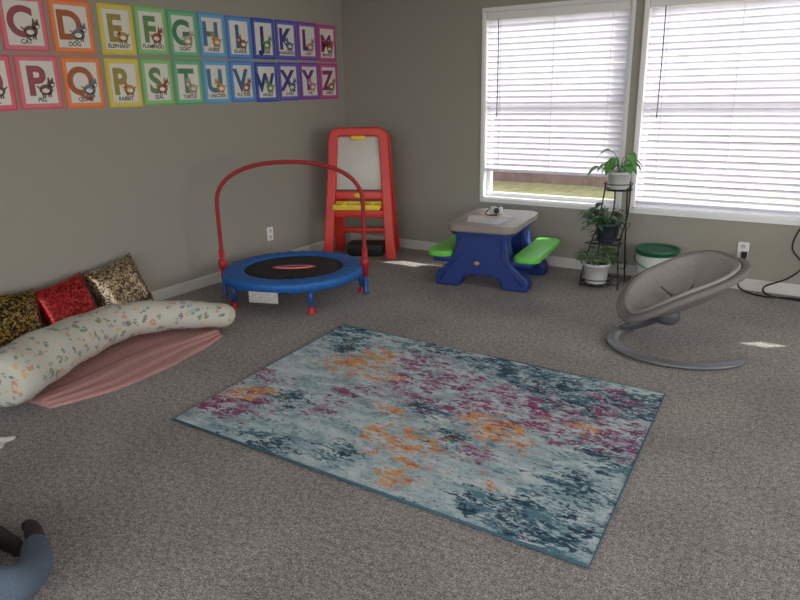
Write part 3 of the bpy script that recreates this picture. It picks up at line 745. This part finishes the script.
skinned('shirt',[(0,0,.22),(0,-.01,.34),(0,.0,.45),(0,.01,.50),(.10,0,.46),(.17,.03,.34),(-.10,0,.46),(-.17,.03,.34)],[(0,1),(1,2),(2,3),(2,4),(4,5),(2,6),(6,7)],
  [(.12,.09),(.115,.085),(.11,.075),.05,.055,.048,.055,.048],M_shirt)
for s in (1,-1):
    W=Vector((s*.14,.15,.225))
    skinned('forearm',[(s*.165,.03,.35),(s*.175,.09,.27),tuple(W)],[(0,1),(1,2)],[.036,.034,.022],M_skin)
    hx=.125
    v=[tuple(W),(s*hx,.18,.215)]; e=[(0,1)]; r=[.02,(.026,.015)]
    for f,(dx,L) in enumerate(((-.022,.9),(-.008,1.0),(.007,.95),(.021,.75))):
        b=len(v); v+=[(s*(hx+dx),.205,.211),(s*(hx+.002+dx*1.15),.205+.022*L,.205),(s*(hx+.003+dx*1.2),.205+.04*L,.192)]
        e+=[(1,b),(b,b+1),(b+1,b+2)]; r+=[.008,.0068,.0055]
    b=len(v); v+=[(s*(hx-.028),.175,.212),(s*(hx-.04),.195,.205)]; e+=[(0,b),(b,b+1)]; r+=[.009,.0065]
    skinned('hand',v,e,r,M_skin)
skinned('neck',[(0,.005,.48),(0,.012,.57)],[(0,1)],[.038,.036],M_skin)
def ell(name,c,s,m,fn=None):
    bm=bmesh.new(); bmesh.ops.create_uvsphere(bm,u_segments=32,v_segments=24,radius=1)
    for v in bm.verts:
        if fn: v.co=fn(v.co)
        v.co=Vector((v.co.x*s[0],v.co.y*s[1],v.co.z*s[2]))
    me=bpy.data.meshes.new(name); bm.to_mesh(me); bm.free(); return add(name,me,CH,m,True,loc=c)
def headf(c):
    c=c.copy()
    if c.z<0: c.x*=1-.22*c.z*c.z; c.y*=1-.12*c.z*c.z
    return c
ell('head',(0,.02,.64),(.072,.085,.098),M_skin,headf)
ell('hair',(0,.008,.655),(.079,.086,.096),M_hair,lambda c: Vector((c.x,c.y if c.y<.35 or c.z>.45 else .35+(c.y-.35)*.2,max(c.z,-.55))))
ell('nose',(0,.108,.625),(.011,.014,.014),M_skin)
M_ew=mat('eye_white',s2l(220,215,210),.3)
for s in (1,-1):
    ell('eye',(s*.028,.092,.643),(.013,.012,.009),M_ew); ell('pupil',(s*.028,.101,.643),(.006,.005,.006),M_hair)
    ell('ear',(s*.075,.015,.63),(.01,.018,.024),M_skin); ell('brow',(s*.028,.098,.664),(.016,.006,.004),M_hair)
ell('mouth',(0,.098,.592),(.02,.008,.006),mat('lips',s2l(150,80,76),.5))

# ---------------------------------------------------------------- lights
w=bpy.data.worlds.new('sky'); S.world=w; w.use_nodes=True; nt=w.node_tree
bg=nt.nodes['Background']; sky=N(nt,'ShaderNodeTexSky'); sky.sky_type='NISHITA'; sky.sun_disc=False
sky.sun_elevation=math.radians(42); sky.sun_rotation=math.radians(50); sky.air_density=1; sky.dust_density=2
hs=N(nt,'ShaderNodeHueSaturation'); hs.inputs['Saturation'].default_value=.35
nt.links.new(sky.outputs[0],hs.inputs['Color']); nt.links.new(hs.outputs[0],bg.inputs[0]); bg.inputs[1].default_value=.56
sl=bpy.data.lights.new('sun','SUN'); sl.energy=8; sl.angle=math.radians(.6); sl.color=(1,.97,.92)
so=bpy.data.objects.new('sun',sl); COL.objects.link(so)
so.rotation_euler=Vector((-.60,-.50,-.60)).to_track_quat('-Z','Y').to_euler()
def area(name,loc,d,sx,sy,e,col):
    l=bpy.data.lights.new(name,'AREA'); l.shape='RECTANGLE'; l.size=sx; l.size_y=sy; l.energy=e; l.color=col
    o=bpy.data.objects.new(name,l); COL.objects.link(o); o.location=loc; o.rotation_euler=Vector(d).to_track_quat('-Z','Z').to_euler(); return o
area('side_fill_light',(2.9,3.3,1.4),(-1,0,-.05),1.4,2.2,62,(1,.98,.96))  # added fill lamp right of view, brightens the left wall; no real window here
area('rear_fill_light',(.2,-2.8,1.7),(.1,1,-.2),4,1.4,56,(1,.98,.96))  # added fill lamp behind the camera, lifts the overall room brightness

# ---------------------------------------------------------------- camera
f,pi_,ya,ro=684.02,.2989,.584,-.0215
fw=Vector((-math.sin(ya)*math.cos(pi_),math.cos(ya)*math.cos(pi_),-math.sin(pi_)))
R0=Vector((math.cos(ya),math.sin(ya),0)); U0=R0.cross(fw)
c,s=math.cos(ro),math.sin(ro)
Rv=c*R0+s*U0; Uv=-s*R0+c*U0
cam=bpy.data.cameras.new('camera'); cam.sensor_fit='HORIZONTAL'; cam.sensor_width=36; cam.lens=36*f/800
co=bpy.data.objects.new('camera',cam); COL.objects.link(co)
mw=Matrix((Rv,Uv,-fw)).transposed().to_4x4(); mw.translation=Vector((0,0,1.5)); co.matrix_world=mw
S.camera=co
S.view_settings.view_transform='Standard'; S.view_settings.exposure=0
